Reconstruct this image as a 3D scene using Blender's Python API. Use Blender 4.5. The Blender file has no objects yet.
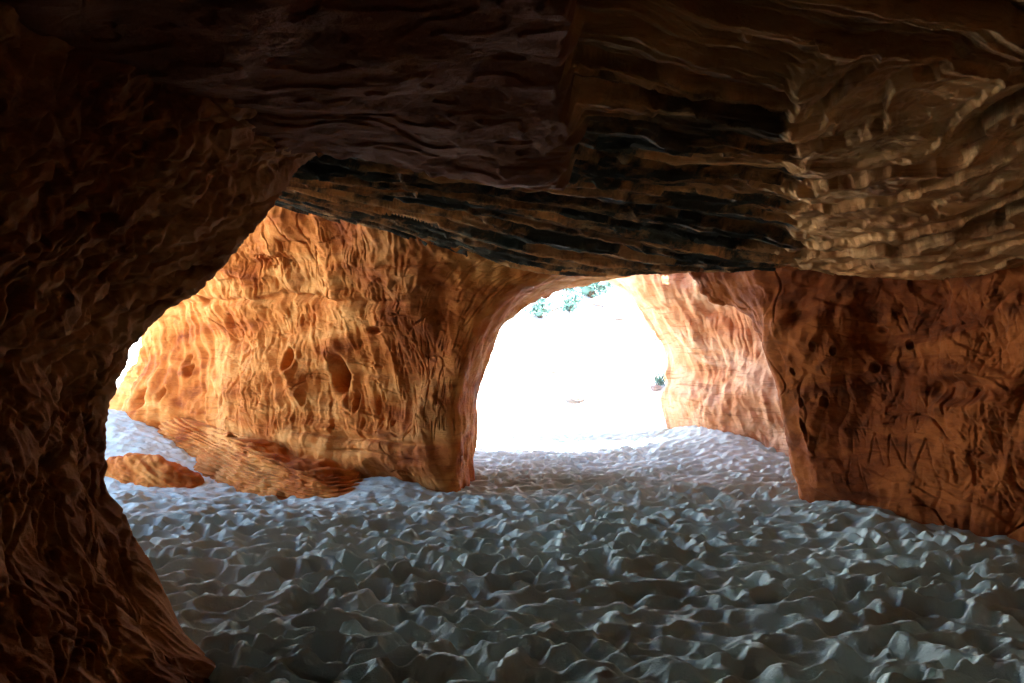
import bpy, math, random
import numpy as np
rs = np.random.RandomState(7)
F = 683.0
EYE = 1.6
HOR = 375.0

# ------------------------------------------------------------------ noise
PERM = rs.permutation(4096).astype(np.int64)
GR = rs.normal(size=(4096, 3)).astype(np.float32)
GR /= np.linalg.norm(GR, axis=1, keepdims=True)

def perlin(x, y, z):
    x = np.asarray(x, np.float32); y = np.asarray(y, np.float32); z = np.asarray(z, np.float32)
    x, y, z = np.broadcast_arrays(x, y, z)
    xi = np.floor(x).astype(np.int64); yi = np.floor(y).astype(np.int64); zi = np.floor(z).astype(np.int64)
    xf = (x - xi).astype(np.float32); yf = (y - yi).astype(np.float32); zf = (z - zi).astype(np.float32)
    u = xf**3*(xf*(xf*6-15)+10); v = yf**3*(yf*(yf*6-15)+10); w = zf**3*(zf*(zf*6-15)+10)
    out = 0
    for dz in (0, 1):
        pz = PERM[(zi+dz) & 4095]; wz = w if dz else 1-w
        for dy in (0, 1):
            py = PERM[(pz+yi+dy) & 4095]; wy = v if dy else 1-v
            for dx in (0, 1):
                g = GR[PERM[(py+xi+dx) & 4095]]
                wx = u if dx else 1-u
                out = out + wx*wy*wz*(g[..., 0]*(xf-dx)+g[..., 1]*(yf-dy)+g[..., 2]*(zf-dz))
    return out*1.5

def fbm(x, y, z, o=4, lac=2.03, g=.5):
    s = 0; a = 1
    for i in range(o):
        s = s + a*perlin(x+i*17.3, y+i*9.1, z+i*5.7); x = x*lac; y = y*lac; z = z*lac; a *= g
    return s

def ridged(x, y, z, o=3):
    s = 0; a = 1
    for i in range(o):
        s = s + a*(1-2.2*np.abs(perlin(x+i*31.3, y+i*7.7, z+i*3.1))); x = x*2.1; y = y*2.1; z = z*2.1; a *= .5
    return s

def worley(x, y, jit=.9, seed=0):
    """2-D cells: F1, F2, the id of the nearest cell and the offset to it."""
    xi = np.floor(x).astype(np.int64); yi = np.floor(y).astype(np.int64)
    f1 = np.full(x.shape, 9.0); f2 = f1.copy(); idn = np.zeros(x.shape, np.int64)
    ox = np.zeros(x.shape); oy = np.zeros(x.shape)
    for dy in (-1, 0, 1):
        for dx in (-1, 0, 1):
            cx = xi+dx; cy = yi+dy
            h = PERM[(PERM[(cx+seed*71) & 4095]+cy) & 4095]
            px = cx+.5+jit*((h % 64)/64-.5); py = cy+.5+jit*((h//64)/64-.5)
            d = np.hypot(px-x, py-y)
            m = d < f1
            f2 = np.where(m, f1, np.minimum(f2, d)); f1 = np.where(m, d, f1)
            idn = np.where(m, h, idn); ox = np.where(m, x-px, ox); oy = np.where(m, y-py, oy)
    return f1, f2, idn, ox, oy

def sstep(a, b, x):
    t = np.clip((x-a)/(b-a), 0, 1); return t*t*(3-2*t)

def terrace(v, sharp=.22):
    f = np.floor(v); t = v-f
    return f + sstep(.5-sharp, .5+sharp, t)

# ------------------------------------------------------------------ mesh helpers
def link(name, V, wrap=False, mat=None, parent=None, smooth=True, extra_faces=None):
    n, m = V.shape[:2]
    idx = np.arange(n*m).reshape(n, m)
    if wrap:
        idx2 = np.concatenate([idx, idx[:, :1]], 1)
    else:
        idx2 = idx
    q = np.stack([idx2[:-1, :-1], idx2[:-1, 1:], idx2[1:, 1:], idx2[1:, :-1]], -1).reshape(-1, 4)
    loops = q.ravel().tolist() if extra_faces else None
    me = bpy.data.meshes.new(name)
    nq = len(q); flat = q.ravel().astype(np.int32); starts = np.arange(0, nq*4, 4, dtype=np.int32)
    if extra_faces:
        for f in extra_faces:
            starts = np.append(starts, np.int32(len(flat))); flat = np.append(flat, np.array(f, np.int32))
    me.vertices.add(n*m); me.vertices.foreach_set('co', V.reshape(-1).astype(np.float32))
    me.loops.add(len(flat)); me.loops.foreach_set('vertex_index', flat)
    me.polygons.add(len(starts)); me.polygons.foreach_set('loop_start', starts)
    me.update(calc_edges=True); me.validate()
    me.polygons.foreach_set('use_smooth', np.full(len(me.polygons), smooth, dtype=bool))
    me.update()
    o = bpy.data.objects.new(name, me); bpy.context.scene.collection.objects.link(o)
    if mat: me.materials.append(mat)
    if parent: o.parent = parent
    return o

def tag(o, label=None, cat=None, group=None, kind=None):
    for k, v in (('label', label), ('category', cat), ('group', group), ('kind', kind)):
        if v: o[k] = v
    return o

def cr(P, t):
    """Catmull-Rom through P (axis 0) at real parameters t, ends clamped."""
    n = len(P); i = np.clip(np.floor(t).astype(int), 0, n-2); f = (t-i)
    g = lambda k: P[np.clip(k, 0, n-1)]
    f = f.reshape((-1,)+(1,)*(P.ndim-1))
    p0, p1, p2, p3 = g(i-1), g(i), g(i+1), g(i+2)
    return .5*((2*p1)+(-p0+p2)*f+(2*p0-5*p1+4*p2-p3)*f**2+(-p0+3*p1-3*p2+p3)*f**3)

def loft(zs, rings, segs, nz):
    """rings[k] = closed plan loop at height zs[k]; segs = samples per loop segment. Returns grid (nz, m, 3)."""
    R = np.array(rings, float)                       # K,J,2
    K, J = R.shape[:2]
    zs = np.array(zs, float)
    # columns
    ts = np.concatenate([j+np.arange(s)/s for j, s in enumerate(segs)])
    Rp = np.concatenate([R[:, -2:], R, R[:, :3]], 1)
    C = cr(Rp.transpose(1, 0, 2), ts+2).transpose(1, 0, 2)   # K,m,2
    zz = np.linspace(zs[0], zs[-1], nz)
    tz = np.interp(zz, zs, np.arange(K))
    # smooth heights: use monotone parameter
    G = cr(C, tz)
    V = np.concatenate([G, np.repeat(zz[:, None, None], G.shape[1], 1)], 2)
    return V, ts

def normals(V, wrap=True):
    if wrap:
        du = np.roll(V, -1, 1)-np.roll(V, 1, 1)
    else:
        du = np.gradient(V, axis=1)
    dv = np.gradient(V, axis=0)
    n = np.cross(du, dv)
    return n/np.maximum(np.linalg.norm(n, axis=2, keepdims=True), 1e-9)

def project(V):
    Y = np.maximum(V[..., 1], .3)
    return 512+F*V[..., 0]/Y, HOR-F*(V[..., 2]-EYE)/Y

def arclen(V):
    d = np.linalg.norm(np.diff(V.mean(0), axis=0), axis=1)
    return np.concatenate([[0], np.cumsum(d)])

def find(V, N, px, py):
    """grid indices of the place on this wall that lies at that spot of the view."""
    X, Y = project(V)
    d = (X-px)**2+(Y-py)**2
    facing = (N[..., 0]*V[..., 0]+N[..., 1]*V[..., 1]+N[..., 2]*(V[..., 2]-EYE)) < 0
    d = np.where(facing & (V[..., 1] > .5), d, 1e9)
    return np.unravel_index(np.argmin(d), d.shape)

def stroke(H, U, Z, u0, z0, u1, z1, w, dep):
    c0, c1 = np.searchsorted(U, [min(u0, u1)-3*w, max(u0, u1)+3*w])
    r0, r1 = np.searchsorted(Z, [min(z0, z1)-3*w, max(z0, z1)+3*w])
    if c1 <= c0 or r1 <= r0: return
    uu = U[c0:c1][None, :]; zz = Z[r0:r1][:, None]
    dx, dz = u1-u0, z1-z0; L = max(dx*dx+dz*dz, 1e-9)
    t = np.clip(((uu-u0)*dx+(zz-z0)*dz)/L, 0, 1)
    d = np.hypot(uu-u0-t*dx, zz-z0-t*dz)/w
    H[r0:r1, c0:c1] -= dep*(np.exp(-d**2) - .15*np.exp(-(d-1.7)**2*2.5))

GLY = {'A': [(0, 0, .5, 1), (.5, 1, 1, 0), (.2, .4, .8, .4)], 'N': [(0, 0, 0, 1), (0, 1, .9, 0), (.9, 0, .9, 1)],
       'T': [(0, 1, 1, 1), (.5, 1, .5, 0)], 'R': [(0, 0, 0, 1), (0, 1, .8, .9), (.8, .9, .8, .6), (.8, .6, 0, .5), (.2, .5, .9, 0)],
       'O': [(.2, 0, 0, .5), (0, .5, .2, 1), (.2, 1, .7, 1), (.7, 1, .9, .5), (.9, .5, .7, 0), (.7, 0, .2, 0)],
       'Y': [(0, 1, .5, .5), (1, 1, .5, .5), (.5, .5, .5, 0)], 'I': [(.5, 0, .5, 1)],
       'E': [(0, 0, 0, 1), (0, 1, .8, 1), (0, .5, .6, .5), (0, 0, .8, 0)],
       'S': [(.8, 1, .1, .9), (.1, .9, .1, .55), (.1, .55, .8, .45), (.8, .45, .8, .1), (.8, .1, 0, 0)],
       'P': [(0, 0, 0, 1), (0, 1, .8, .9), (.8, .9, .8, .55), (.8, .55, 0, .5)],
       'V': [(0, 1, .45, 0), (.45, 0, .9, 1)], 'L': [(0, 1, 0, 0), (0, 0, .7, 0)],
       'M': [(0, 0, 0, 1), (0, 1, .5, .4), (.5, .4, 1, 1), (1, 1, 1, 0)], 'K': [(0, 0, 0, 1), (0, .4, .8, 1), (.2, .55, .9, 0)]}

def word(H, U, Z, rc, text, h, dep, w=None, flip=1, slope=0):
    r, c = rc; u = U[c]; z = Z[r]; w = w or h*.09
    for ch in text:
        for (a, b, c_, d) in GLY.get(ch, []):
            stroke(H, U, Z, u+flip*a*h*.62, z+b*h, u+flip*c_*h*.62, z+d*h, w, dep)
        u += flip*h*.85; z += slope*h*.85

def hole(H, U, Z, rc, ru, rz, dep):
    u, z = U[rc[1]], Z[rc[0]]
    c0, c1 = np.searchsorted(U, [u-3*ru, u+3*ru]); r0, r1 = np.searchsorted(Z, [z-3*rz, z+3*rz])
    uu = U[c0:c1][None]; zz = Z[r0:r1][:, None]
    d = np.sqrt(((uu-u)/ru)**2+((zz-z)/rz)**2)
    H[r0:r1, c0:c1] -= dep*(1-sstep(.45, 1.15, d))-.12*dep*np.exp(-(d-1.35)**2*9)

# ------------------------------------------------------------------ materials
def nt(mat):
    mat.use_nodes = True; t = mat.node_tree; t.nodes.clear(); return t

def rock_mat(name, cols, streak=None, streak_amt=.5, band_scale=(1, 1, 5), dark=None, dark_pos=(.5, .6), dark_scale=(1, 1, 1),
             bump=.5, fine=60, veins=.6, tilt=0.0, rough=.9, dark_rot=0.0):
    m = bpy.data.materials.new(name); t = nt(m); N = t.nodes; L = t.links
    out = N.new('ShaderNodeOutputMaterial'); b = N.new('ShaderNodeBsdfPrincipled')
    b.inputs['Roughness'].default_value = rough; b.inputs['Specular IOR Level'].default_value = .2
    tc = N.new('ShaderNodeTexCoord')
    mp = N.new('ShaderNodeMapping'); mp.inputs['Scale'].default_value = band_scale; mp.inputs['Rotation'].default_value = (0, tilt, 0)
    L.new(tc.outputs['Object'], mp.inputs[0])
    n1 = N.new('ShaderNodeTexNoise'); n1.inputs['Scale'].default_value = 1.0; n1.inputs['Detail'].default_value = 8
    n1.inputs['Distortion'].default_value = .6; n1.inputs['Roughness'].default_value = .62
    L.new(mp.outputs[0], n1.inputs['Vector'])
    r = N.new('ShaderNodeValToRGB'); e = r.color_ramp.elements
    while len(e) > 1: e.remove(e[-1])
    for i, (p, c) in enumerate(cols):
        if i == 0: e[0].position = p; e[0].color = (*c, 1)
        else:
            x = e.new(p); x.color = (*c, 1)
    L.new(n1.outputs['Fac'], r.inputs['Fac'])
    col = r.outputs['Color']
    # rust and mineral veins
    if streak:
        n2 = N.new('ShaderNodeTexNoise'); n2.inputs['Scale'].default_value = 2.3; n2.inputs['Detail'].default_value = 10
        n2.inputs['Roughness'].default_value = .7; n2.inputs['Distortion'].default_value = 1.2
        L.new(tc.outputs['Object'], n2.inputs['Vector'])
        r2 = N.new('ShaderNodeValToRGB'); r2.color_ramp.elements[0].position = .52; r2.color_ramp.elements[1].position = .68
        r2.color_ramp.elements[1].color = (streak_amt,)*3+(1,)
        L.new(n2.outputs['Fac'], r2.inputs['Fac'])
        mx = N.new('ShaderNodeMix'); mx.data_type = 'RGBA'; L.new(r2.outputs['Color'], mx.inputs['Factor'])
        L.new(col, mx.inputs['A']); mx.inputs['B'].default_value = (*streak, 1); col = mx.outputs['Result']
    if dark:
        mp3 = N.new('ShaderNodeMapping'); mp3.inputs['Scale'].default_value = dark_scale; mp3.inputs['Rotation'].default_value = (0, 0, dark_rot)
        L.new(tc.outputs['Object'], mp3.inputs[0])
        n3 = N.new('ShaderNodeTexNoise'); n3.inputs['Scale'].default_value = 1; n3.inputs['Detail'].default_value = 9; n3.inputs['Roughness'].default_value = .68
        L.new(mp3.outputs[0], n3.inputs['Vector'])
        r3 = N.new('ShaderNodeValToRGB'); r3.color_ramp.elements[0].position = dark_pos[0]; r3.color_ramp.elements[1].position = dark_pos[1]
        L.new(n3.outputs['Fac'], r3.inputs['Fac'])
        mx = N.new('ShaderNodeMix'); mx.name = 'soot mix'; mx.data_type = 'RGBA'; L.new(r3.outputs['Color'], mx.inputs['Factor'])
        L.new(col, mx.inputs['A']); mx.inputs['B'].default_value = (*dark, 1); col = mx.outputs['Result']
    mv = N.new('ShaderNodeMapping'); mv.inputs['Scale'].default_value = (.9, .9, 7); mv.inputs['Rotation'].default_value = (.05, tilt*.8, 0)
    L.new(tc.outputs['Object'], mv.inputs[0])
    wv = N.new('ShaderNodeTexNoise'); wv.inputs['Scale'].default_value = 1; wv.inputs['Detail'].default_value = 5; wv.inputs['Distortion'].default_value = 2.2; wv.inputs['Roughness'].default_value = .65
    L.new(mv.outputs[0], wv.inputs['Vector'])
    rv = N.new('ShaderNodeValToRGB'); ev = rv.color_ramp.elements; ev[0].position = .34; ev[0].color = (.38, .30, .26, 1); ev[1].position = .46; ev[1].color = (1, 1, 1, 1)
    L.new(wv.outputs['Fac'], rv.inputs['Fac'])
    mm = N.new('ShaderNodeMix'); mm.data_type = 'RGBA'; mm.blend_type = 'MULTIPLY'; mm.inputs['Factor'].default_value = veins
    L.new(col, mm.inputs['A']); L.new(rv.outputs['Color'], mm.inputs['B']); col = mm.outputs['Result']
    L.new(col, b.inputs['Base Color'])
    nf = N.new('ShaderNodeTexNoise'); nf.inputs['Scale'].default_value = fine; nf.inputs['Detail'].default_value = 6; nf.inputs['Roughness'].default_value = .7
    mp2 = N.new('ShaderNodeMapping'); mp2.inputs['Scale'].default_value = (1, 1, 1.4); L.new(tc.outputs['Object'], mp2.inputs[0]); L.new(mp2.outputs[0], nf.inputs['Vector'])
    bp = N.new('ShaderNodeBump'); bp.inputs['Strength'].default_value = bump; bp.inputs['Distance'].default_value = .012
    L.new(nf.outputs['Fac'], bp.inputs['Height'])
    bp2 = N.new('ShaderNodeBump'); bp2.inputs['Strength'].default_value = bump*.8; bp2.inputs['Distance'].default_value = .03
    L.new(n1.outputs['Fac'], bp2.inputs['Height']); L.new(bp.outputs[0], bp2.inputs['Normal'])
    ng = N.new('ShaderNodeTexNoise'); ng.inputs['Scale'].default_value = 17; ng.inputs['Detail'].default_value = 8; ng.inputs['Roughness'].default_value = .72
    L.new(mp2.outputs[0], ng.inputs['Vector'])
    bp3 = N.new('ShaderNodeBump'); bp3.inputs['Strength'].default_value = .7; bp3.inputs['Distance'].default_value = .03
    L.new(ng.outputs['Fac'], bp3.inputs['Height']); L.new(bp2.outputs[0], bp3.inputs['Normal'])
    L.new(bp3.outputs[0], b.inputs['Normal'])
    L.new(b.outputs[0], out.inputs[0])
    return m

M_pillar = rock_mat('orange_sandstone', [(.3, (.22, .045, .007)), (.42, (.44, .12, .018)), (.52, (.57, .20, .04)), (.62, (.63, .28, .075)), (.75, (.48, .135, .02))],
                    streak=(.28, .07, .015), streak_amt=.6, band_scale=(.8, .8, 1.7), tilt=.3, veins=.4)
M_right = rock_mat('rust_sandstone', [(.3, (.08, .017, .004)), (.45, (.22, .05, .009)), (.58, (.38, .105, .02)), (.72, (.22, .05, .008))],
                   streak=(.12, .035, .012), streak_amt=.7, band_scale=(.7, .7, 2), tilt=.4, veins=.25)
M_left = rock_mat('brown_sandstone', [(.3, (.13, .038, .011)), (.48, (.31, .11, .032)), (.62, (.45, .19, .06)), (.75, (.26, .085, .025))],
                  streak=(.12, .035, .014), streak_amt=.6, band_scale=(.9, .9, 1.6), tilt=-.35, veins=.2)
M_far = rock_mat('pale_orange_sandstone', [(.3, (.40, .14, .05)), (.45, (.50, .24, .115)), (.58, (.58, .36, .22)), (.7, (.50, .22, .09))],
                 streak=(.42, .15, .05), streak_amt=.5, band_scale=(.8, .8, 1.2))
M_ceil = rock_mat('soot_stained_strata', [(.3, (.28, .11, .035)), (.45, (.48, .24, .095)), (.6, (.62, .36, .16)), (.75, (.38, .15, .04))],
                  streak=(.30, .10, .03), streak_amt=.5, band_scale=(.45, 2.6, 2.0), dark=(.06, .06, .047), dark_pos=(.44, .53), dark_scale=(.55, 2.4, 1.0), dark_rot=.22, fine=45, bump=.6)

def region_tint():
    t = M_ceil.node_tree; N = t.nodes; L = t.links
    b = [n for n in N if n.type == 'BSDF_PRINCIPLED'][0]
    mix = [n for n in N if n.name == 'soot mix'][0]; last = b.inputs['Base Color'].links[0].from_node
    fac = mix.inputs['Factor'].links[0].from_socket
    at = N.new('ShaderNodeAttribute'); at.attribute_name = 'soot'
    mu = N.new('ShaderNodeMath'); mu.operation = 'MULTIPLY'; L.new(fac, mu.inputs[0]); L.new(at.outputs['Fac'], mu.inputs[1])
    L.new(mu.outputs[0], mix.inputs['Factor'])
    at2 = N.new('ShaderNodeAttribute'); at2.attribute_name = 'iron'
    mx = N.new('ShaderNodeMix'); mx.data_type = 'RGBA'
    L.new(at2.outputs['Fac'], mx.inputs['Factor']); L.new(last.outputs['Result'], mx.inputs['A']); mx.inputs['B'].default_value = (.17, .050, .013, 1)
    at3 = N.new('ShaderNodeAttribute'); at3.attribute_name = 'bed'
    rb = N.new('ShaderNodeValToRGB'); e = rb.color_ramp.elements; e[0].position = .15; e[0].color = (.45, .40, .35, 1); e[1].position = .75; e[1].color = (1.45, 1.3, 1.1, 1)
    L.new(at3.outputs['Fac'], rb.inputs['Fac'])
    ml = N.new('ShaderNodeMix'); ml.data_type = 'RGBA'; ml.blend_type = 'MULTIPLY'; ml.inputs['Factor'].default_value = 1
    L.new(last.outputs['Result'], ml.inputs['A']); L.new(rb.outputs['Color'], ml.inputs['B']); L.new(ml.outputs['Result'], mx.inputs['A'])
    L.new(mx.outputs['Result'], b.inputs['Base Color'])
region_tint()

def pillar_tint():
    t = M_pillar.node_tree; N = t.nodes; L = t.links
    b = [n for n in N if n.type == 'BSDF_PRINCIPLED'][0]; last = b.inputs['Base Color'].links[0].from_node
    at2 = N.new('ShaderNodeAttribute'); at2.attribute_name = 'right_shade'
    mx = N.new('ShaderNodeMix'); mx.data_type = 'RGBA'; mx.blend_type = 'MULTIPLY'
    L.new(at2.outputs['Fac'], mx.inputs['Factor']); L.new(last.outputs['Result'], mx.inputs['A']); mx.inputs['B'].default_value = (.50, .42, .36, 1)  # multiplies the painted shade into the pillar colour
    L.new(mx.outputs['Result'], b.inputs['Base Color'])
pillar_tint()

def sand_mat(name, c1, c2, scale=14):
    m = bpy.data.materials.new(name); t = nt(m); N = t.nodes; L = t.links
    out = N.new('ShaderNodeOutputMaterial'); b = N.new('ShaderNodeBsdfPrincipled'); b.inputs['Roughness'].default_value = .95
    b.inputs['Specular IOR Level'].default_value = .1
    tc = N.new('ShaderNodeTexCoord')
    n = N.new('ShaderNodeTexNoise'); n.inputs['Scale'].default_value = 1.3; n.inputs['Detail'].default_value = 8; L.new(tc.outputs['Object'], n.inputs['Vector'])
    r = N.new('ShaderNodeValToRGB'); r.color_ramp.elements[0].position = .35; r.color_ramp.elements[1].position = .65
    r.color_ramp.elements[0].color = (*c1, 1); r.color_ramp.elements[1].color = (*c2, 1)
    L.new(n.outputs['Fac'], r.inputs['Fac']); L.new(r.outputs['Color'], b.inputs['Base Color'])
    g = N.new('ShaderNodeTexNoise'); g.inputs['Scale'].default_value = 45; g.inputs['Detail'].default_value = 5; g.inputs['Roughness'].default_value = .75
    L.new(tc.outputs['Object'], g.inputs['Vector'])
    bp = N.new('ShaderNodeBump'); bp.inputs['Strength'].default_value = .5; bp.inputs['Distance'].default_value = .03
    L.new(g.outputs['Fac'], bp.inputs['Height']); L.new(bp.outputs[0], b.inputs['Normal']); L.new(b.outputs[0], out.inputs[0])
    return m
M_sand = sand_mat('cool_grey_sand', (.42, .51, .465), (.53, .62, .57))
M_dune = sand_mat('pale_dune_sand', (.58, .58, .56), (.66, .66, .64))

# ------------------------------------------------------------------ rock relief
def relief(V, big=.10, flute=.03, strata=.03, pits=.0, seed=0, flute_f=7, lean=.0, med=.04, cut=0, strata_f=4.5, crease=1.0, grit=1.0):
    x, y, z = V[..., 0], V[..., 1], V[..., 2]
    s = seed*13.7
    wx = perlin(x*.7+s, y*.7, z*.8)*.38; wz = perlin(x*.8, y*.8+s, z*.8+5)*.35
    H = big*fbm(x*.8+s, y*.8, z*.8, 3)
    H = H + med*ridged((x+wx)*1.6, (y+wx)*1.6+s, (z+wz)*.9, 3)*.5
    # drip-like flutes: long in height, narrow along the wall, bending with the warp
    fx = (x+wx*.45+lean*z+.12*np.sin(z*1.7+x))*flute_f; fy = (y+wx*.45)*flute_f
    r = perlin(fx, fy+s, (z+wz)*.75)
    cz = crease*sstep(-.15, .3, perlin(x*.8+s, y*.8, z*.9+4))
    H = H + flute*(1.5*r*(1-.5*cz)+.9*cz*(np.sqrt(np.abs(r)+.004)*1.8-.8))
    r2 = perlin(fx*2.2+7, fy*2.2, (z+wz)*1.5+s)
    H = H + flute*.45*(1.2*r2*(1-.5*cz)+.7*cz*(np.sqrt(np.abs(r2)+.006)*1.8-.8))
    # bedding
    q = (z+.12*x+.35*wz+.05*perlin(x*2, y*2, z*2))*strata_f
    b = perlin(q*0+s, q*0, q)+.5*perlin(q*0, q*0+s, q*2.7)+.0
    m = sstep(-.1, .35, fbm(x*.6+9, y*.6, z*.9+s, 2))
    H = H + strata*(b*(.4+m))
    H = H - H.mean()
    H = H + grit*(.006*fbm(x*18, y*18, z*14, 3)+.010*fbm(x*6, y*6, z*7+s, 2))
    if cut:
        c = np.abs(perlin((x+wx)*1.6+40, (y+wx)*1.6, (z+wz)*1.6+s))
        H = H - cut*np.exp(-(c/.018)**2)*sstep(.05, .3, perlin(x*.9+3, y*.9, z*.9+s))
    return H

def carve_random(H, U, Z, n, u_rng, z_rng, lmin, lmax, w, dep, ang=(70, 110)):
    rr = random.Random(int(n+w*1e4))
    for i in range(n):
        u = rr.uniform(*u_rng); z = rr.uniform(*z_rng); a = math.radians(rr.uniform(*ang)); l = rr.uniform(lmin, lmax)
        if rr.random() < .2: a += 1.2
        ww = w*rr.uniform(.6, 1.3)
        stroke(H, U, Z, u, z, u+l*math.cos(a), z+l*math.sin(a), ww, dep*rr.uniform(.5, 1.2))

def caps(V):
    n, m = V.shape[:2]
    return [list(range(m))[::-1], [(n-1)*m+i for i in range(m)]]

# ------------------------------------------------------------------ the near left wall
def left_wall():
    sil = [(-.4, -1.62, 3.7), (0, -1.72, 3.7), (.13, -1.87, 3.75), (.35, -1.99, 3.8), (.57, -2.15, 3.85), (.8, -2.28, 3.9), (1.05, -2.40, 3.98),
           (1.34, -2.42, 4.03), (1.54, -2.40, 4.1), (1.84, -2.22, 4.15), (2.2, -1.93, 4.2), (2.59, -1.63, 4.3), (2.95, -1.46, 4.4), (3.15, -1.15, 4.4), (3.4, -.7, 4.3)]
    zs = []; rings = []
    for z, x, y in sil:
        zs.append(z)
        k = max(0, z-2.5)*.5
        xn = np.interp(z, [0, .8, 1.4, 2.2, 3, 3.4], [-1.86, -2.22, -2.42, -2.3, -1.6, -.6])
        rings.append([(x, y), (x-.55-k*.2, y+.5), (x-1.9, y+1.0), (-6.1, 6.6), (-7.4, 4.5), (-6.5, -4.5), (-3.0, -6.0), (-2.2, -5), (xn+.1, -2.5),
                      (xn+.05, .3), (xn, 1.7), (xn, 2.6), ((xn+x)/2+.06, 3.35), (x+.02, y-.28)])
    V, ts = loft(zs, rings, [40, 30, 16, 8, 8, 6, 6, 8, 14, 90, 150, 150, 110, 60], 560)
    U = arclen(V); Z = V[:, 0, 2].copy(); N = normals(V)
    V[..., 0] += np.interp(V[..., 2], [0, .5, .9, 1.8, 2.2, 3], [.10, .06, -.03, -.02, .06, .04])
    H = relief(V, big=.13, flute=.045, strata=.02, seed=1, flute_f=3.6, lean=.55, med=.035, cut=.02, crease=.15, grit=.35)
    H *= 1-.65*np.maximum(sstep(12.6, 13.6, ts), sstep(1.4, .6, ts))[None]
    u0, u1 = U[300], U[-1]
    gx = V[..., 0]*1.0+.45*V[..., 2]; gy = V[..., 1]+.5*V[..., 2]
    H = H+.022*(1-2*np.abs(perlin(gx*8, gy*8, V[..., 2]*.9)))+.009*(1-2*np.abs(perlin(gx*19, gy*19, V[..., 2]*1.6)))
    carve_random(H, U, Z, 420, (U[230], U[-20]), (.2, 3.1), .08, .34, .012, .024, ang=(58, 82))
    carve_random(H, U, Z, 60, (U[230], U[-20]), (.2, 3.1), .4, 1.0, .022, .030, ang=(25, 50))
    for px, py, t, h in ((150, 190, 'VT', .2), (105, 175, 'E', .17), (60, 330, 'IL', .2), (200, 215, 'M', .15), (120, 250, 'K', .16)):
        word(H, U, Z, find(V, N, px, py), t, h, .028, slope=.1)
    for px, py, a, b in ((100, 222, .05, .06), (95, 268, .035, .055), (15, 300, .05, .09)):
        hole(H, U, Z, find(V, N, px, py), a, b, .10)
    V = V+N*H[..., None]
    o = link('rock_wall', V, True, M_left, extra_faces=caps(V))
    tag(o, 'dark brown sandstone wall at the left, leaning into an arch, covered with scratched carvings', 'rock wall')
left_wall()

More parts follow.
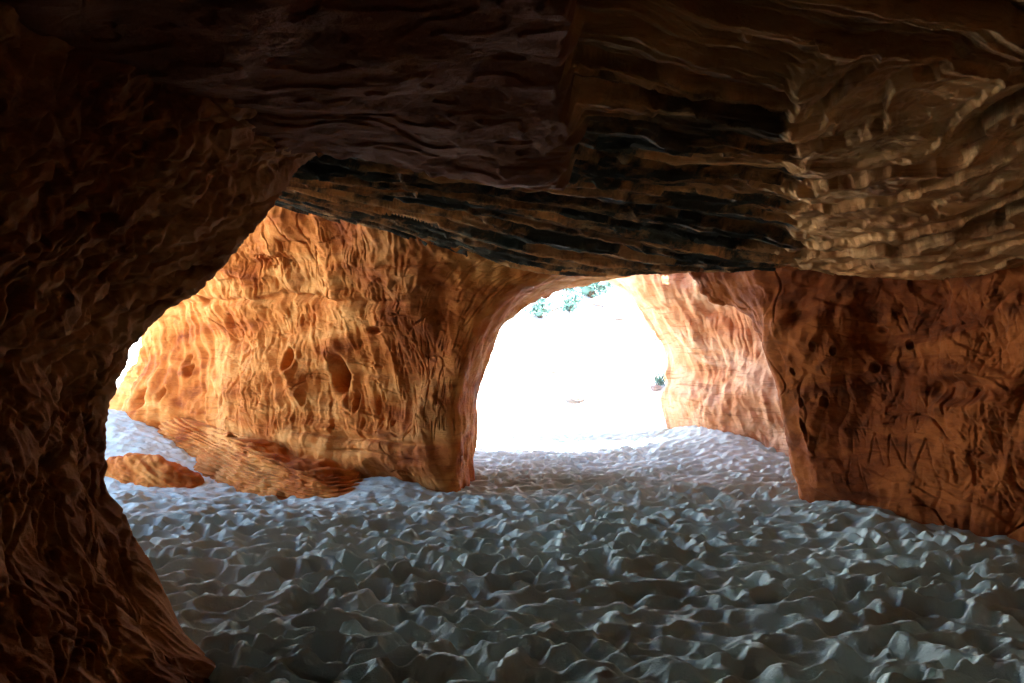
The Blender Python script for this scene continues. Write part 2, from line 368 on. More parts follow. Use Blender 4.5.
# ------------------------------------------------------------------ the middle pillar
def pillar():
    zr = [-.4, .0, .45, .8, 1.22, 1.75, 2.29, 2.48, 2.75, 2.98, 3.12, 3.4, 3.9, 5.5]
    xr = [-.63, -.62, -.61, -.60, -.59, -.47, -.24, -.07, .20, .68, 1.4, 2.6, 3.2, 3.4]
    rings = []
    for z, x in zip(zr, xr):
        d = np.interp(z, [0, .2, .6, 1.2, 2.0, 2.6, 3.1, 3.6, 4.6], [.12, -.02, -.12, .05, .12, .0, -.35, -.8, -1.0])   # overhang towards the room
        foot = np.interp(z, [0, .25, .5], [.12, .04, 0])
        lx = np.interp(z, [0, .9, 1.5, 2.25, 3.2, 4.6], [-7.7, -7.5, -7.2, -7.0, -6.9, -6.9])
        xe = min(x, 1.2)
        rings.append([(xe-.16-foot*.3, 9.12+d*.5-foot*.4), (x+.0, 9.75), (x+.0, 10.5), (x-.1, 11.4), (-1.2, 13), (-4.5, 14.8), (lx-.2, 14.0), (lx, 12.7),
                      (-5.2, 11.35+d*.6), (-4.3, 10.7+d*.8), (-3.4, 10.15+d), (-2.4, 9.65+d), (-1.55, 9.3+d), (-1.0+xe*.35, 9.12+d*.8)])
    V, ts = loft(zr, rings, [90, 70, 60, 12, 10, 10, 30, 120, 90, 95, 100, 90, 70, 60], 520)
    U = arclen(V); Z = V[:, 0, 2].copy(); N = normals(V)
    left = sstep(-1.6, -2.6, V[..., 0])
    H = relief(V, big=.24, flute=.048, strata=.03, seed=2, flute_f=5.0, lean=.25, med=.07, cut=.045, crease=.6)
    H *= 1-.6*np.maximum(sstep(12.9, 13.8, ts), sstep(3.6, 2.6, ts))[None]
    # lower undercut with thin horizontal beds
    q = V[..., 2]+.05*V[..., 0]+.06*perlin(V[..., 0]*1.5, V[..., 1]*1.5, V[..., 2])
    edge = sstep(-.75, -1.5, V[..., 0])
    H -= .09*np.exp(-((q-.62)/.035)**2)*sstep(-3.4, -2.7, V[..., 0])*edge
    H -= .06*np.exp(-((q-.42)/.03)**2)*sstep(-3.0, -2.2, V[..., 0])*edge
    H -= .10*np.exp(-((q-2.55)/.05)**2)*sstep(-1.0, -1.8, V[..., 0])*sstep(-6, -4.5, V[..., 0])
    carve_random(H, U, Z, 700, (U[480], U[-1]), (.7, 3.4), .06, .32, .018, .020, ang=(75, 105))
    for px, py, a, b, dp in ((293, 360, .10, .19, .40), (339, 373, .15, .27, .5), (205, 300, .10, .1, .12), (148, 400, .16, .24, .22), (167, 395, .07, .14, .14), (188, 370, .07, .13, .16), (228, 398, .10, .14, .16),
                         (185, 360, .08, .1, .12), (305, 398, .05, .12, .10), (352, 400, .05, .14, .12), (380, 330, .12, .05, .1), (228, 320, .1, .12, .1), (300, 300, .2, .05, .08)):
        hole(H, U, Z, find(V, N, px, py), a, b, dp)
    word(H, U, Z, find(V, N, 256, 271), 'TROYA', .17, .035, w=.017, slope=-.06)
    word(H, U, Z, find(V, N, 300, 325), 'III', .13, .03, w=.018)
    V = V+N*H[..., None]
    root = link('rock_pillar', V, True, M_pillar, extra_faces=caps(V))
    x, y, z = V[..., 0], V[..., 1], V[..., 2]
    va = sstep(-.35, .45, fbm(x*.9, y*.9, z*.7, 4)+1.3*(x+2.2))*sstep(.3, -.2, x+.9)*.75  # shade on the pillar's right half, put into the colour
    at = root.data.attributes.new('right_shade', 'FLOAT', 'POINT'); at.data.foreach_set('value', va.ravel().astype(np.float32))
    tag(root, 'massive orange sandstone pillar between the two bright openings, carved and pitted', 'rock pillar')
    return root
PIL = pillar()

def ledge():
    """curved shelf of thin beds swirling out of the foot of the pillar"""
    zs = [-.35, .0, .1, .2, .28, .36, .46, .56]
    rings = []
    for z in zs:
        k = np.interp(z, [-.35, 0, .2, .42, .56], [.25, .22, .12, -.05, -.5])
        base = [(-2.25, 9.25), (-2.15, 9.75), (-3.2, 10.6), (-4.6, 11.7), (-6.0, 12.4), (-5.9, 11.6), (-5.0, 10.8), (-4.0, 10.0), (-3.2, 9.35), (-2.6, 9.05)]
        c = np.array([-3.9, 10.6])
        tip = np.interp(z, [0, .3, .56], [0, .1, .9])
        rr = []
        for i, p in enumerate(base):
            p = np.array(p); d = (p-c); d = d/np.linalg.norm(d)
            q = p+d*k
            if i in (0, 1, 9, 8): q = q+np.array([-tip, tip*.5])
            rr.append(tuple(q))
        rings.append(rr)
    V, ts = loft(zs, rings, [60, 20, 10, 10, 40, 60, 90, 90, 80, 60], 150)
    N = normals(V)
    x, y, z = V[..., 0], V[..., 1], V[..., 2]
    q = z*20+1.1*x+.8*perlin(x*1.1, y*1.1, z*2)
    H = .055*(terrace(q, .14)-q)+.05*ridged(x*1.6, y*1.6, z*6, 2)*.5+.03*fbm(x*5, y*5, z*5, 3)+.15*fbm(x*1.1, y*1.1, z*1.6, 4)+.03*(np.sqrt(np.abs(perlin(x*2.2, y*2.2, z*6))+.004)*1.8-.8)
    V = V+N*H[..., None]
    V[..., 2] += .05*(-x-2.2)*sstep(-2.2, -5.5, x)*1.8
    o = link('ledge', V, True, M_pillar, PIL, extra_faces=caps(V))
    o['label'] = 'curving layered shelf at the foot of the pillar, half buried in sand'
ledge()

def buried_rock():
    zs = [-.3, 0, .15, .28, .36, .40]
    rings = []
    for z, k in zip(zs, [1.15, 1.0, .86, .62, .35, .05]):
        rings.append([(math.cos(a)*k*.95, math.sin(a)*k*.36) for a in np.linspace(0, 2*np.pi, 12, endpoint=False)])
    V, _ = loft(zs, rings, [24]*12, 90)
    N = -normals(V) if normals(V)[40, 0, 0] < 0 else normals(V)
    x, y, z = V[..., 0], V[..., 1], V[..., 2]
    H = .03*fbm(x*6, y*6, z*6, 4)+.13*fbm(x*1.9+4, y*1.9, z*2, 3)+.03*perlin(x*0, y*0, (z+.3*x+.05*perlin(x*3, y*3, z))*22)
    V = V+N*H[..., None]
    o = link('boulder', V, True, M_pillar, extra_faces=caps(V))
    o.location = (-5.15, 9.75, .02); o.rotation_euler = (.10, .13, -.12)
    tag(o, 'flat rust orange rock half buried in the sand beside the left opening', 'boulder')
buried_rock()

# ------------------------------------------------------------------ the right wall
def right_wall():
    zr = [-.4, 0, .6, 1.2, 1.8, 2.4, 2.8, 3.2, 3.6]
    xr = [3.6, 3.57, 3.48, 3.32, 3.17, 3.01, 2.87, 2.5, 2.1]
    rings = []
    for z, x in zip(zr, xr):
        b = np.interp(z, [0, .3, 1.2, 2.3, 2.8, 3.6], [-.06, .0, .10, .08, -.05, -.5])
        x2 = np.interp(z, [0, 2.2, 2.5, 2.8, 3.6], [4.2, 3.5, 3.1, 2.72, 2.2])
        hb = np.interp(z, [0, 1.8, 2.5, 3.0, 3.6], [5.2, 5.2, 5.0, 4.0, 3.2])
        rings.append([(x, 8.42), (x+.22, 8.05+b), (4.15+b*.5, 7.42+b), (4.75+b*.7, 6.5+b), (5.1+b, 5.9), (5.4, 5.5), (6.0, 5.2), (7.5, 5.2), (9, 5.5), (10, 7), (8, 9.9), (5.2, 9.9), (x2+.3, 9.45), (x2, 9.2)])
    V, ts = loft(zr, rings, [60, 110, 130, 110, 60, 40, 10, 6, 6, 6, 8, 30, 30, 60], 460)
    U = arclen(V); Z = V[:, 0, 2].copy(); N = normals(V)
    H = relief(V, big=.24, flute=.05, strata=.035, seed=3, flute_f=4, lean=-.5, med=.10, cut=.05)
    H += .10*(terrace(fbm(V[..., 0]*.9+4, V[..., 1]*.9, V[..., 2]*.9+.5*V[..., 0], 3)*3, .12)/3-.5*fbm(V[..., 0]*.9+4, V[..., 1]*.9, V[..., 2]*.9, 2))
    x, z = V[..., 0], V[..., 2]
    d = (x-4.5)*.55-(z-1.9)          # slanting grooves
    carve_random(H, U, Z, 520, (U[100], U[420]), (.3, 2.4), .06, .30, .010, .012, ang=(60, 120))
    H *= 1-.6*np.maximum(sstep(12.6, 13.6, ts), sstep(1.0, .3, ts))[None]
    rc = find(V, N, 890, 450)
    H *= 1-.75*np.exp(-(((U[None]-U[rc[1]])/.55)**2+((Z[:, None]-Z[rc[0]])/.42)**2)**1.5)
    word(H, U, Z, find(V, N, 868, 462), 'ANA', .33, .017, w=.012, slope=-.05)
    word(H, U, Z, find(V, N, 882, 424), 'STE', .20, .017, w=.010, slope=-.2)
    word(H, U, Z, find(V, N, 914, 412), 'II', .26, .03, w=.015)
    word(H, U, Z, find(V, N, 843, 490), 'PEI', .20, .014, w=.010, slope=-.05)
    for px, py, t in ((945, 480, 'IEI'), (965, 420, 'TL'),):
        word(H, U, Z, find(V, N, px, py), t, .3, .026, w=.018)
    for px, py, a, b, dp in ((826, 401, .04, .06, .12), (805, 400, .04, .06, .12), (808, 428, .05, .14, .14), (835, 350, .03, .05, .08), (874, 368, .05, .06, .1), (795, 370, .03, .05, .08), (905, 345, .04, .05, .1),
                             (960, 390, .35, .16, .22), (815, 345, .03, .06, .08), (880, 330, .05, .04, .08)):
        hole(H, U, Z, find(V, N, px, py), a, b, dp)
    V = V+N*H[..., None]
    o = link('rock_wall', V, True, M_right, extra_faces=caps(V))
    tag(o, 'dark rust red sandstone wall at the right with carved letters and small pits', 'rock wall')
right_wall()

# ------------------------------------------------------------------ the sunlit wall of the passage
def far_wall():
    zr = [-.4, .0, .5, 1.05, 1.5, 2.15, 3.0, 3.64, 4.1, 5.5]
    xr = [3.7, 3.62, 3.53, 3.42, 3.58, 3.46, 2.98, 2.34, 1.7, 1.2]
    rings = []
    for z, x in zip(zr, xr):
        o_ = np.interp(z, [0, .8, 2, 3, 4], [.0, -.12, .1, -.15, -.7])
        rings.append([(x, 15.2), (x+.28, 14.3+o_*.3), (4.15+o_, 13.6), (4.75+o_, 12.6), (5.3+o_, 11.6), (5.8+o_, 10.6), (6.5, 9.2), (9.5, 9.5), (10, 16), (6.5, 18), (x+.9, 17), (x+.25, 16)])
    V, ts = loft(zr, rings, [60, 80, 90, 70, 40, 10, 6, 6, 6, 10, 30, 40], 380)
    U = arclen(V); Z = V[:, 0, 2].copy(); N = normals(V)
    H = relief(V, big=.16, flute=.05, strata=.02, seed=5, flute_f=4.2, lean=.3, med=.04, cut=.0)
    H *= 1-.6*sstep(1.6, .4, ts)[None]
    V = V+N*H[..., None]
    o = link('rock_wall', V, True, M_far, extra_faces=caps(V))
    tag(o, 'pale orange sunlit sandstone wall curving outside beyond the middle opening', 'rock wall')
far_wall()

# ------------------------------------------------------------------ ceiling
def rbf(pts, q):
    P = np.array(pts, float); X = P[:, :2]; z = P[:, 2]; n = len(P)
    def k(r): return r**2*np.log(r+1e-6)
    A = np.zeros((n+3, n+3)); D = np.linalg.norm(X[:, None]-X[None], axis=2); A[:n, :n] = k(D)+np.eye(n)*.05
    A[:n, n] = 1; A[:n, n+1:] = X; A[n, :n] = 1; A[n+1:, :n] = X.T
    w = np.linalg.solve(A, np.concatenate([z, [0, 0, 0]]))
    out = w[n]+w[n+1]*q[..., 0]+w[n+2]*q[..., 1]
    for i in range(n):
        out = out+w[i]*k(np.hypot(q[..., 0]-X[i, 0], q[..., 1]-X[i, 1]))
    return out

def ceiling():
    nr, nc = 900, 820
    s = np.linspace(0, 1, nr)
    Yv = 2.3*(11.0/2.3)**s
    Yv = np.concatenate([[-6.5, -4, -1.5, .3, 1.4, 2.0], Yv, [11.2, 11.4, 11.5]])
    t = np.linspace(-1, 1, nc)
    Y = Yv[:, None]+0*t[None]
    half = np.maximum(.80*Y, 0)+.8
    X = t[None]*half
    ex = np.array([1, 2.2, 3.6, 5.2])
    XL = X[:, :1]-ex[::-1][None]*1.0; XR = X[:, -1:]+ex[None]
    XL = np.maximum(XL, -8.2-.02*ex[::-1]); XR = np.minimum(XR, 9.6+.02*ex)
    X = np.clip(X, -8.1, 9.5)
    # keep strictly increasing
    X = np.concatenate([XL, X, XR], 1)
    X = np.sort(X, axis=1)
    Y = np.repeat(Yv[:, None], X.shape[1], 1)
    pts = [(0, 2.7, 3.12), (2, 3, 3.1), (-1.6, 3, 3.0), (-1.4, 4.4, 3.02), (.3, 4.4, 2.98), (2.2, 4.6, 2.98), (4.7, 6.4, 2.56), (3.4, 8.3, 2.83), (1.5, 9.0, 2.90), (.4, 9.6, 3.0),
           (-1.2, 9.1, 3.3), (-2.4, 9.6, 3.75), (-3.6, 10.4, 4.15), (-4.8, 8.5, 4.0), (-2.6, 6.5, 3.45), (0, 6.5, 3.08), (2.4, 6.4, 2.88), (1.5, 13.0, 4.7), (4.5, 13.0, 4.7), (-6, 12.5, 4.4), (2.6, 11, 3.9), (3.4, 5.0, 2.85),
           (5, 3.5, 2.8), (0, -4, 3.2), (4, 0, 3.1), (-3, 0, 3.1), (7.5, 7, 2.9)]
    z = rbf(pts, np.stack([X, Y], -1))
    w = perlin(X*.35, Y*.35, 3.3)*.8
    w2 = fbm(X*1.3, Y*1.3, 1.1, 3)*.18
    z = z+.05*fbm(X*.7, Y*.7, 8.8, 3)
    # regions
    jag = .05*fbm(X*4, Y*4, 2.2, 3)
    slope_px = X/np.maximum(Y, .5)
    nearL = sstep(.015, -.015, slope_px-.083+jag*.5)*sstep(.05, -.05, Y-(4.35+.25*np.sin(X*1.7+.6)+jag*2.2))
    right = sstep(-.012, .012, slope_px-.414+jag*.4)*sstep(-.3, .2, Y-3.4)*sstep(.2, -.3, Y-7.6)
    mid = (1-nearL)*(1-right)
    # thin slanting beds in the middle: each bed rises away from the viewer and breaks off in a ragged lip
    s1 = Y-.42*X+.02*X*X+w*.35+w2*.35
    ragged = .22*perlin(X*2.3, Y*1.1, 4)+.16*perlin(X*6, Y*2.5, 14)
    q1 = s1*2.7+1.1*perlin(X*.16+5, s1*.9, .5)+ragged
    q2 = s1*9.0+1.5*perlin(X*.3+9, s1*1.7, 2.5)+1.3*ragged
    def saw(q, k=.10):
        f = q-np.floor(q); return f*sstep(1.0, 1-k, f)
    def rnd(q, sd):
        return ((PERM[(np.floor(q).astype(np.int64)+sd*57) & 4095]) % 97)/97.
    a1 = .05+.11*rnd(q1, 1); a2 = .012+.05*rnd(q2, 2)*(.5+.5*rnd(q1, 4))
    z = z+mid*(a1*saw(q1, .07)+a2*saw(q2, .12)+.05*(rnd(q1, 3)-.5)*0+.010*perlin(X*1.2, s1*30, 6.1))
    tone = .6*rnd(q2+.35*perlin(X*.5, s1*3, 3), 6)+.4*rnd(q1, 7)
    # broken chips along the beds
    f1, f2, idn, ox, oy = worley(X*2.2+w2*4, s1*5.0, seed=3)
    chip = ((idn*37) % 101)/101.
    z = z+mid*np.where(chip > .78, .04, 0)*sstep(.03, .08, f2-f1)
    # curved flakes on the right slab
    r = np.hypot((X-.9)*1.0, (Y-3.0)*.62)+w2*.5
    ang = np.arctan2(Y-3.0, X-.9)
    g = r*3.1+.8*perlin(X*.8, Y*.8, 9)+.45*fbm(X*2.2, Y*2.2, 4, 4)
    ag = .03+.11*rnd(g, 9)
    f1, f2, idn, ox, oy = worley(X*1.1+w2+30, Y*.8+w2, seed=5)
    pl = ((idn*53) % 97)/97.
    z = z+right*(-.03+ag*saw(g, .10)+.05*(pl-.5)*sstep(0, .05, f2-f1)+.014*saw(g*4.3+.5*perlin(X*3, Y*3, 2), .2)+.008*perlin(ang*28, r*3, 3.3))
    tone = tone*(1-right)+right*(.35+.3*rnd(g, 11)+.35*perlin(X*1.5, Y*1.5, 8))
    # smooth plain block, near left
    z = z+nearL*(-.13+.07*fbm(X*.9, Y*1.3, 5.5, 4)+.014*terrace(fbm(X*.8, Y*1.6, 6.6, 4)*4, .08))
    nr_ = 0*np.exp(-((slope_px+.10+.05*(Y-3)+jag)/.02)**2)*nearL
    z = z+nr_*.05
    # broad smooth beds where the slab meets the right wall
    low = sstep(-.2, .2, Y-7.0+.2*X-.8)*sstep(.38, .42, slope_px)
    z = z-low*(.04*terrace((Y+.1*X+w2)*2.2, .2)-.04*(Y+.1*X+w2)*2.2)
    z = z+(5.3-z)*np.maximum(sstep(8.6, 9.5, X), np.maximum(sstep(9.9, 11.3, Y)*sstep(-3.5, -1.5, X), sstep(-7.2, -8.1, X)))
    z = z+(1-.6*nearL)*(.005*fbm(X*14, Y*22, 1, 3)+.010*fbm(X*4, Y*6, 3, 3))
    V = np.stack([X, Y, z], -1)
    # wrap into a closed block of rock: outer rim up to a rough top
    n, m = z.shape
    top = V[::30, ::30].copy()
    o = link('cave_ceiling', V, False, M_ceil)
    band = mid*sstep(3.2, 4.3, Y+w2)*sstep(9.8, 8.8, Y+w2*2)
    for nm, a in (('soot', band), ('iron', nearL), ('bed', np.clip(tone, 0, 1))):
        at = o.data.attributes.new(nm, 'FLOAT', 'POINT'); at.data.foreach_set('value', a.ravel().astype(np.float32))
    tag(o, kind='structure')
    # rock mass above
    gx = np.linspace(-11, 12, 70); gy = np.linspace(-8, 16, 70)
    GX, GY = np.meshgrid(gx, gy)
    zt = 6.2+.5*fbm(GX*.3, GY*.3, 1, 3)
    e = np.minimum(np.minimum(GX+11, 12-GX), np.minimum(GY+8, 16-GY))
    return o
CEIL = ceiling()

def rock_roof():
    """the mass of rock over the cave: closed block whose underside sits above the ceiling sheet"""
    outer = [(-8.3, -6.8), (-2, -7.2), (4, -7), (9.8, -6.5), (10.2, 2), (10, 9), (9.4, 11.6), (4, 11.6), (0, 11.5), (-4, 12.0), (-7.6, 12.2), (-8.6, 8), (-8.5, 2)]  # unseen outline; far edge cut back to let in more skylight
    c = np.array([.7, 4])
    zs = [4.95, 5.2, 5.5, 5.9, 6.4, 7.0, 7.4]; ks = [.985, 1.0, 1.01, .99, .93, .8, .5]
    rings = [[tuple(c+(np.array(p)-c)*k) for p in outer] for k in ks]
    V, ts = loft(zs, rings, [14]*13, 80)
    N = normals(V)
    H = .25*fbm(V[..., 0]*.5, V[..., 1]*.5, V[..., 2]*1.2, 4)*sstep(3.0, 4.0, V[..., 2])
    V = V+N*H[..., None]
    n, m = V.shape[:2]
    o = link('rock_mass', V, True, M_pillar, extra_faces=[[(n-1)*m+i for i in range(m)]])
    tag(o, kind='structure')
rock_roof()

def rear_light_block():  # out of view; added to block light, with a gap left at the right
    zr = [-.4, .6, 1.6, 2.6, 3.4, 3.9]
    rings = []
    for z in zr:
        d = np.interp(z, [0, 1.5, 3.9], [0, -.25, .4])
        rings.append([(-3, -5.2+d), (-.5, -3.6+d), (4.4-d, -3.0+d), (5.0-d, 0), (5.2-d*.5, 4.1), (7.5, 4.3), (8, -4), (0, -7)])
    V, ts = loft(zr, rings, [20, 20, 20, 30, 20, 10, 10, 10], 60)
    N = normals(V)
    V = V+N*relief(V, seed=8)[..., None]
    o = link('rock_wall', V, True, M_left, extra_faces=caps(V))
    tag(o, 'unseen brown sandstone wall added behind the viewer to hold back light', 'rock wall')
rear_light_block()

# ------------------------------------------------------------------ sand
def ground_h(X, Y):
    h = .95*np.exp(-(((X+7.3)/1.9)**2+((Y-12.2)/1.8)**2)**1.0)
    h = h+.26*np.exp(-(((X+5.8)/1.3)**2+((Y-10.7)/1.0)**2))
    h = h+.21*np.exp(-(((X+1.75)/.75)**2+((Y-9.35)/.65)**2))
    h = h-.06*np.exp(-(((X+3.0)/1.4)**2+((Y-8.9)/.8)**2))
    h = h+.55*np.exp(-(((X-4.2)/1.2)**2+((Y-14.2)/2.2)**2))
    h = h+.12*np.exp(-(((X-3.9)/.5)**2+((Y-8.0)/.9)**2))
    h = h+.10*sstep(13, 16, Y)*sstep(-1, 3, X)
    return h+.04*fbm(X*.5, Y*.5, 2.2, 2)

def sand():
    nr, nc = 1150, 1150
    s = np.linspace(0, 1, nr)
    Yv = 1/(1/2.6+(1/17.5-1/2.6)*(.55*s+.45*s**2.2))
    Yv = np.interp(s, [0, .02, 1], [0, .02, 1])*0+2.5*(17.5/2.5)**s
    Yv = np.concatenate([[-6, -3, -1, .5, 1.5, 2.1], Yv, [18, 19, 20]])
    t = np.linspace(-1, 1, nc)
    Y = Yv[:, None]+0*t[None]
    X = t[None]*(np.maximum(.79*np.minimum(Y, 12), 1)+.6)
    ex = np.array([.8, 2, 4, 7])
    X = np.concatenate([X[:, :1]-ex[::-1], X, X[:, -1:]+ex], 1)
    Y = np.repeat(Yv[:, None], X.shape[1], 1)
    base = ground_h(X, Y)
    wx = .08*perlin(X*1.6, Y*1.6, 1.5)+.02*perlin(X*4, Y*4, 3.5)
    wy = .08*perlin(X*1.6+9, Y*1.6, 6.5)+.02*perlin(X*4+3, Y*4, 8.5)
    def prints(c, seed, dep, rx, ry):
        """treaded prints: every cell holds one oval pit of its own size, depth and heading, with a pushed-up rim"""
        x = (X+wx)/c; y = (Y+wy)/(c*.60)
        xi = np.floor(x).astype(np.int64); yi = np.floor(y).astype(np.int64)
        keep = np.ones_like(x); rim = np.zeros_like(x)
        for dy in (-1, 0, 1):
            for dx in (-1, 0, 1):
                cx = xi+dx; cy = yi+dy
                h = PERM[(PERM[(cx+seed*71) & 4095]+cy) & 4095]; h2 = PERM[(h+seed) & 4095]
                ax = x-(cx+.5+.95*((h % 64)/64-.5)); ay = y-(cy+.5+.95*((h//64)/64-.5))
                th = (h2 % 64)/64*math.pi; k = .75+.5*(h2//64)/64
                ca, sa = np.cos(th), np.sin(th)
                u = (ax*ca+ay*sa)/(rx*k); v = (-ax*sa+ay*ca)/(ry*k)
                d = np.sqrt(u*u+v*v)
                keep = keep*(1-(.55+.45*((h2*7) % 64)/64)*(1-sstep(.35, 1.15, d)))
                rim = rim+np.exp(-((d-1.2)/.28)**2)*.16
        return dep*(keep-.72+np.minimum(rim, .35))
    H = prints(.235, 1, .132, .72, .54)+prints(.13, 5, .010, .6, .42)+prints(.5, 9, .045, .6, .4)
    H = H+.02*fbm(X*2, Y*2, 2, 3)+.003*fbm(X*14, Y*14, 5, 3)
    # smooth, wind-blown sand against the rocks
    sm = np.exp(-((((X+1.9)/1.3)**2+((Y-9.1)/.7)**2)**1.5))
    sm = np.maximum(sm, sstep(-2.8, -4.3, X)*sstep(8.6, 9.4, Y))
    sm = np.maximum(sm, np.exp(-(((X-4.0)/1.1)**2+((Y-13.8)/2.2)**2)*1.2))
    sm = np.maximum(sm, .8*np.exp(-(((X-3.75-(8.3-Y)*.6)/.45)**2))*sstep(8.9, 8.2, Y)*sstep(5.5, 6.2, Y))
    amp = (1-.86*sm)*np.clip(.9+.75*perlin(X*.55, Y*.8, 9), .4, 1.35)
    amp = amp*np.interp(Y, [2, 6, 14, 17], [1.0, .95, .7, .5])
    tr = sm*.02*fbm(X*5, Y*5, 7, 3)
    V = np.stack([X, Y, base+H*amp+tr], -1)
    tag(link('sand_floor', V, False, M_sand), kind='structure')
sand()

def hill_h(X, Y):
    d = np.maximum(0, Y-16.5-.02*X**2*0+.0)
    h = -.25+.62*d*sstep(0, 5, d)
    h = h*(1-0)+0
    h = np.where(h > 16, 16+(h-16)*.2, h)
    l = np.maximum(0, -X-16); h = h+.12*l
    return h+.5*fbm(X*.12, Y*.12, 3, 3)*sstep(17, 24, Y)+.05*fbm(X*.9, Y*.9, 3, 3)*sstep(16, 18, Y)

def hillside():
    g = np.sinh(np.linspace(-4.2, 4.2, 420))/np.sinh(4.2)*400
    gy = np.sinh(np.linspace(-4.2, 4.2, 420))/np.sinh(4.2)*400+20
    X, Y = np.meshgrid(g, gy)
    V = np.stack([X, Y, hill_h(X, Y)], -1)
    tag(link('desert_hillside', V, False, M_dune), kind='structure')
hillside()

# ------------------------------------------------------------------ rocks and shrubs on the hillside
M_brock = rock_mat('weathered_grey_rock', [(.3, (.20, .17, .15)), (.6, (.36, .31, .28))], fine=20)
def leafmat():
    m = bpy.data.materials.new('sage_leaf'); t = nt(m); N = t.nodes
    out = N.new('ShaderNodeOutputMaterial'); b = N.new('ShaderNodeBsdfPrincipled')
    oi = N.new('ShaderNodeTexCoord'); n = N.new('ShaderNodeTexNoise'); n.inputs['Scale'].default_value = 3
    r = N.new('ShaderNodeValToRGB'); r.color_ramp.elements[0].color = (.05, .12, .09, 1); r.color_ramp.elements[1].color = (.11, .21, .17, 1)
    t.links.new(oi.outputs['Object'], n.inputs['Vector']); t.links.new(n.outputs['Fac'], r.inputs['Fac']); t.links.new(r.outputs['Color'], b.inputs['Base Color'])
    b.inputs['Roughness'].default_value = .8; t.links.new(b.outputs[0], out.inputs[0]); return m
M_leaf = leafmat()
M_twig = rock_mat('twig_bark', [(.3, (.08, .05, .03)), (.7, (.14, .10, .07))])

def hill_point(px, py):
    """where the ray through that spot of the view meets the hillside"""
    Y = np.linspace(16, 60, 4000); X = (px-512)/F*Y; Z = EYE+(HOR-py)/F*Y
    d = Z-hill_h(X, Y); i = np.argmax(d < 0)
    return X[i], Y[i], float(hill_h(X[i:i+1], Y[i:i+1])[0])

def boulder_mesh(seed, w, dpt, h):
    th = np.linspace(0, 2*np.pi, 26, endpoint=False); ph = np.linspace(-.5*np.pi+.12, .5*np.pi-.12, 14)
    T, P = np.meshgrid(th, ph)
    x, y, z = np.cos(T)*np.cos(P), np.sin(T)*np.cos(P), np.sin(P)
    r = 1+.35*fbm(x*1.3+seed, y*1.3, z*1.3, 3)
    r = terrace(r*5, .2)/5
    V = np.stack([x*r*w, y*r*dpt, z*r*h], -1)
    return V
bl = [((545, 308), .9, .28, 'small grey rock below the left shrub on the bright hillside'),
      ((575, 400), .55, .10, 'flat brown rock alone low on the bright hillside'),
      ((607, 305), 1.1, .3, 'long dark rock slab under the top of the bright opening'),
      ((592, 316), .7, .2, 'small dark rock just left of the long slab on the hillside'),
      ((586, 283), .9, .25, 'brown rock at the very top of the bright opening'),
      ((552, 371), .45, .12, 'thin brown rock at the left middle of the bright hillside'),
      ((521, 357), .3, .12, 'tiny rock nearest the pillar on the bright hillside'),
      ((521, 382), .28, .1, 'tiny flat rock nearest the pillar base on the hillside'),
      ((656, 389), .35, .12, 'brown rock under the lone shrub at the right of the opening'),
      ((657, 338), .45, .12, 'small rock beside the top of the curving sunlit wall'),
      ((641, 342), .2, .1, 'tiny dark rock high on the right of the bright hillside'),
      ((622, 318), .7, .1, 'thin pale rock right of the long slab on the hillside')]
for k, ((px, py), w, h, lab) in enumerate(bl):
    x, y, z = hill_point(px, py)
    w *= .62; h *= .8
    V = boulder_mesh(k*3.1, w*.8, w*.6, h)
    o = link('hillside_rock', V, True, M_brock, extra_faces=caps(V)); o.location = (x, y, z+h*.3); o.rotation_euler = (0, .1*math.sin(k), 0)
    tag(o, lab, 'rock', 'rocks scattered on the bright hillside')

def shrub(px, py, size, lab, seed):
    x, y, z = hill_point(px, py)
    rr = random.Random(seed)
    root = bpy.data.objects.new('desert_shrub', None); bpy.context.scene.collection.objects.link(root); root.location = (x, y, z)
    tag(root, lab, 'shrub', 'green shrubs on the bright hillside')
    import bmesh
    bt = bmesh.new(); tips = []
    for i in range(9):
        a = rr.uniform(0, 6.28); e = rr.uniform(.5, 1.4); l = size*rr.uniform(.5, .9)
        d = (math.cos(a)*math.cos(e), math.sin(a)*math.cos(e), math.sin(e)); r0 = size*.03
        vs = []
        for s_, r in ((0, r0), (.5, r0*.7), (1, r0*.3)):
            for q in range(4):
                an = q*math.pi/2
                vs.append(bt.verts.new((d[0]*l*s_+r*math.cos(an), d[1]*l*s_+r*math.sin(an), d[2]*l*s_-.05*(s_ == 0))))
            tips.append(tuple(c*l*s_ for c in d)) if s_ else None
        for lv in (0, 4):
            for q in range(4):
                bt.faces.new((vs[lv+q], vs[lv+(q+1) % 4], vs[lv+4+(q+1) % 4], vs[lv+4+q]))
    me = bpy.data.meshes.new('stems'); bt.to_mesh(me); me.materials.append(M_twig)
    o = bpy.data.objects.new('stem', me); bpy.context.scene.collection.objects.link(o); o.parent = root
    bl_ = bmesh.new()
    for i in range(420):
        tx, ty, tz = rr.choice(tips); c = (tx+rr.gauss(0, size*.16), ty+rr.gauss(0, size*.16), max(.02, tz+rr.gauss(0, size*.12)))
        s = size*rr.uniform(.04, .09)
        pts = [bl_.verts.new(tuple(c[j]+rr.gauss(0, s) for j in range(3))) for _ in range(3)]
        bl_.faces.new(pts)
    me = bpy.data.meshes.new('foliage'); bl_.to_mesh(me); me.materials.append(M_leaf)
    o = bpy.data.objects.new('foliage', me); bpy.context.scene.collection.objects.link(o); o.parent = root
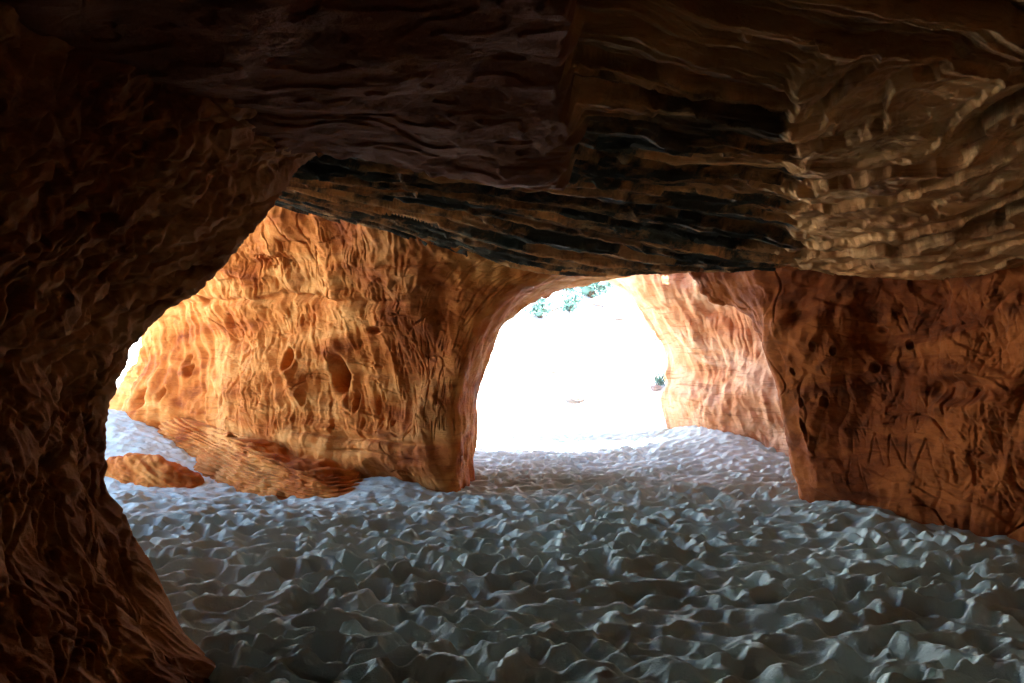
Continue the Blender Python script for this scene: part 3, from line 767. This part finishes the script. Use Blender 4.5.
for i, (px, py, s, lab) in enumerate([(541, 318, .9, 'grey green shrub furthest left on the bright hillside'), (570, 311, .8, 'pale green shrub in the middle of the hillside near the arch top'),
                                      (592, 298, 1.3, 'largest green shrub high under the arch crown'), (566, 291, .9, 'green shrub highest on the left, near the arch edge'),
                                      (659, 386, .5, 'lone small green shrub against the curving sunlit wall'), (607, 291, .9, 'green shrub beside the brown rock at the arch crown')]):
    shrub(px, py, s, lab, i)

# ------------------------------------------------------------------ light, camera
sc = bpy.context.scene
w = bpy.data.worlds.new('World'); sc.world = w; w.use_nodes = True
T = w.node_tree; bg = T.nodes['Background']; sky = T.nodes.new('ShaderNodeTexSky'); sky.sky_type = 'NISHITA'; sky.sun_disc = False
EL, AZ = 64, 150          # azimuth of the sun measured clockwise from +Y
sky.sun_elevation = math.radians(EL); sky.sun_rotation = math.radians(AZ); sky.altitude = 1500; sky.dust_density = .5
T.links.new(sky.outputs[0], bg.inputs[0]); bg.inputs[1].default_value = .15
sl = bpy.data.lights.new('sun', 'SUN'); sl.energy = 4.5; sl.angle = math.radians(.5); sl.color = (1, .98, .95)
so = bpy.data.objects.new('sun', sl); sc.collection.objects.link(so)
from mathutils import Vector
d = Vector((math.sin(math.radians(AZ))*math.cos(math.radians(EL)), math.cos(math.radians(AZ))*math.cos(math.radians(EL)), math.sin(math.radians(EL))))
so.rotation_euler = d.to_track_quat('Z', 'Y').to_euler(); so.location = d*60

cam = bpy.data.cameras.new('camera'); co = bpy.data.objects.new('camera', cam); sc.collection.objects.link(co); sc.camera = co
cam.sensor_width = 36; cam.lens = 36*F/1024; cam.shift_y = (HOR-341.5)/1024; cam.clip_end = 2000
co.location = (0, 0, EYE); co.rotation_euler = (math.pi/2, 0, 0)
sc.view_settings.view_transform = 'Standard'; sc.view_settings.look = 'None'
sc.view_settings.exposure = 3.95
sc.cycles.use_denoising = True
sc.cycles.max_bounces = 10; sc.cycles.diffuse_bounces = 4; sc.cycles.glossy_bounces = 2
sc.cycles.sample_clamp_indirect = 0
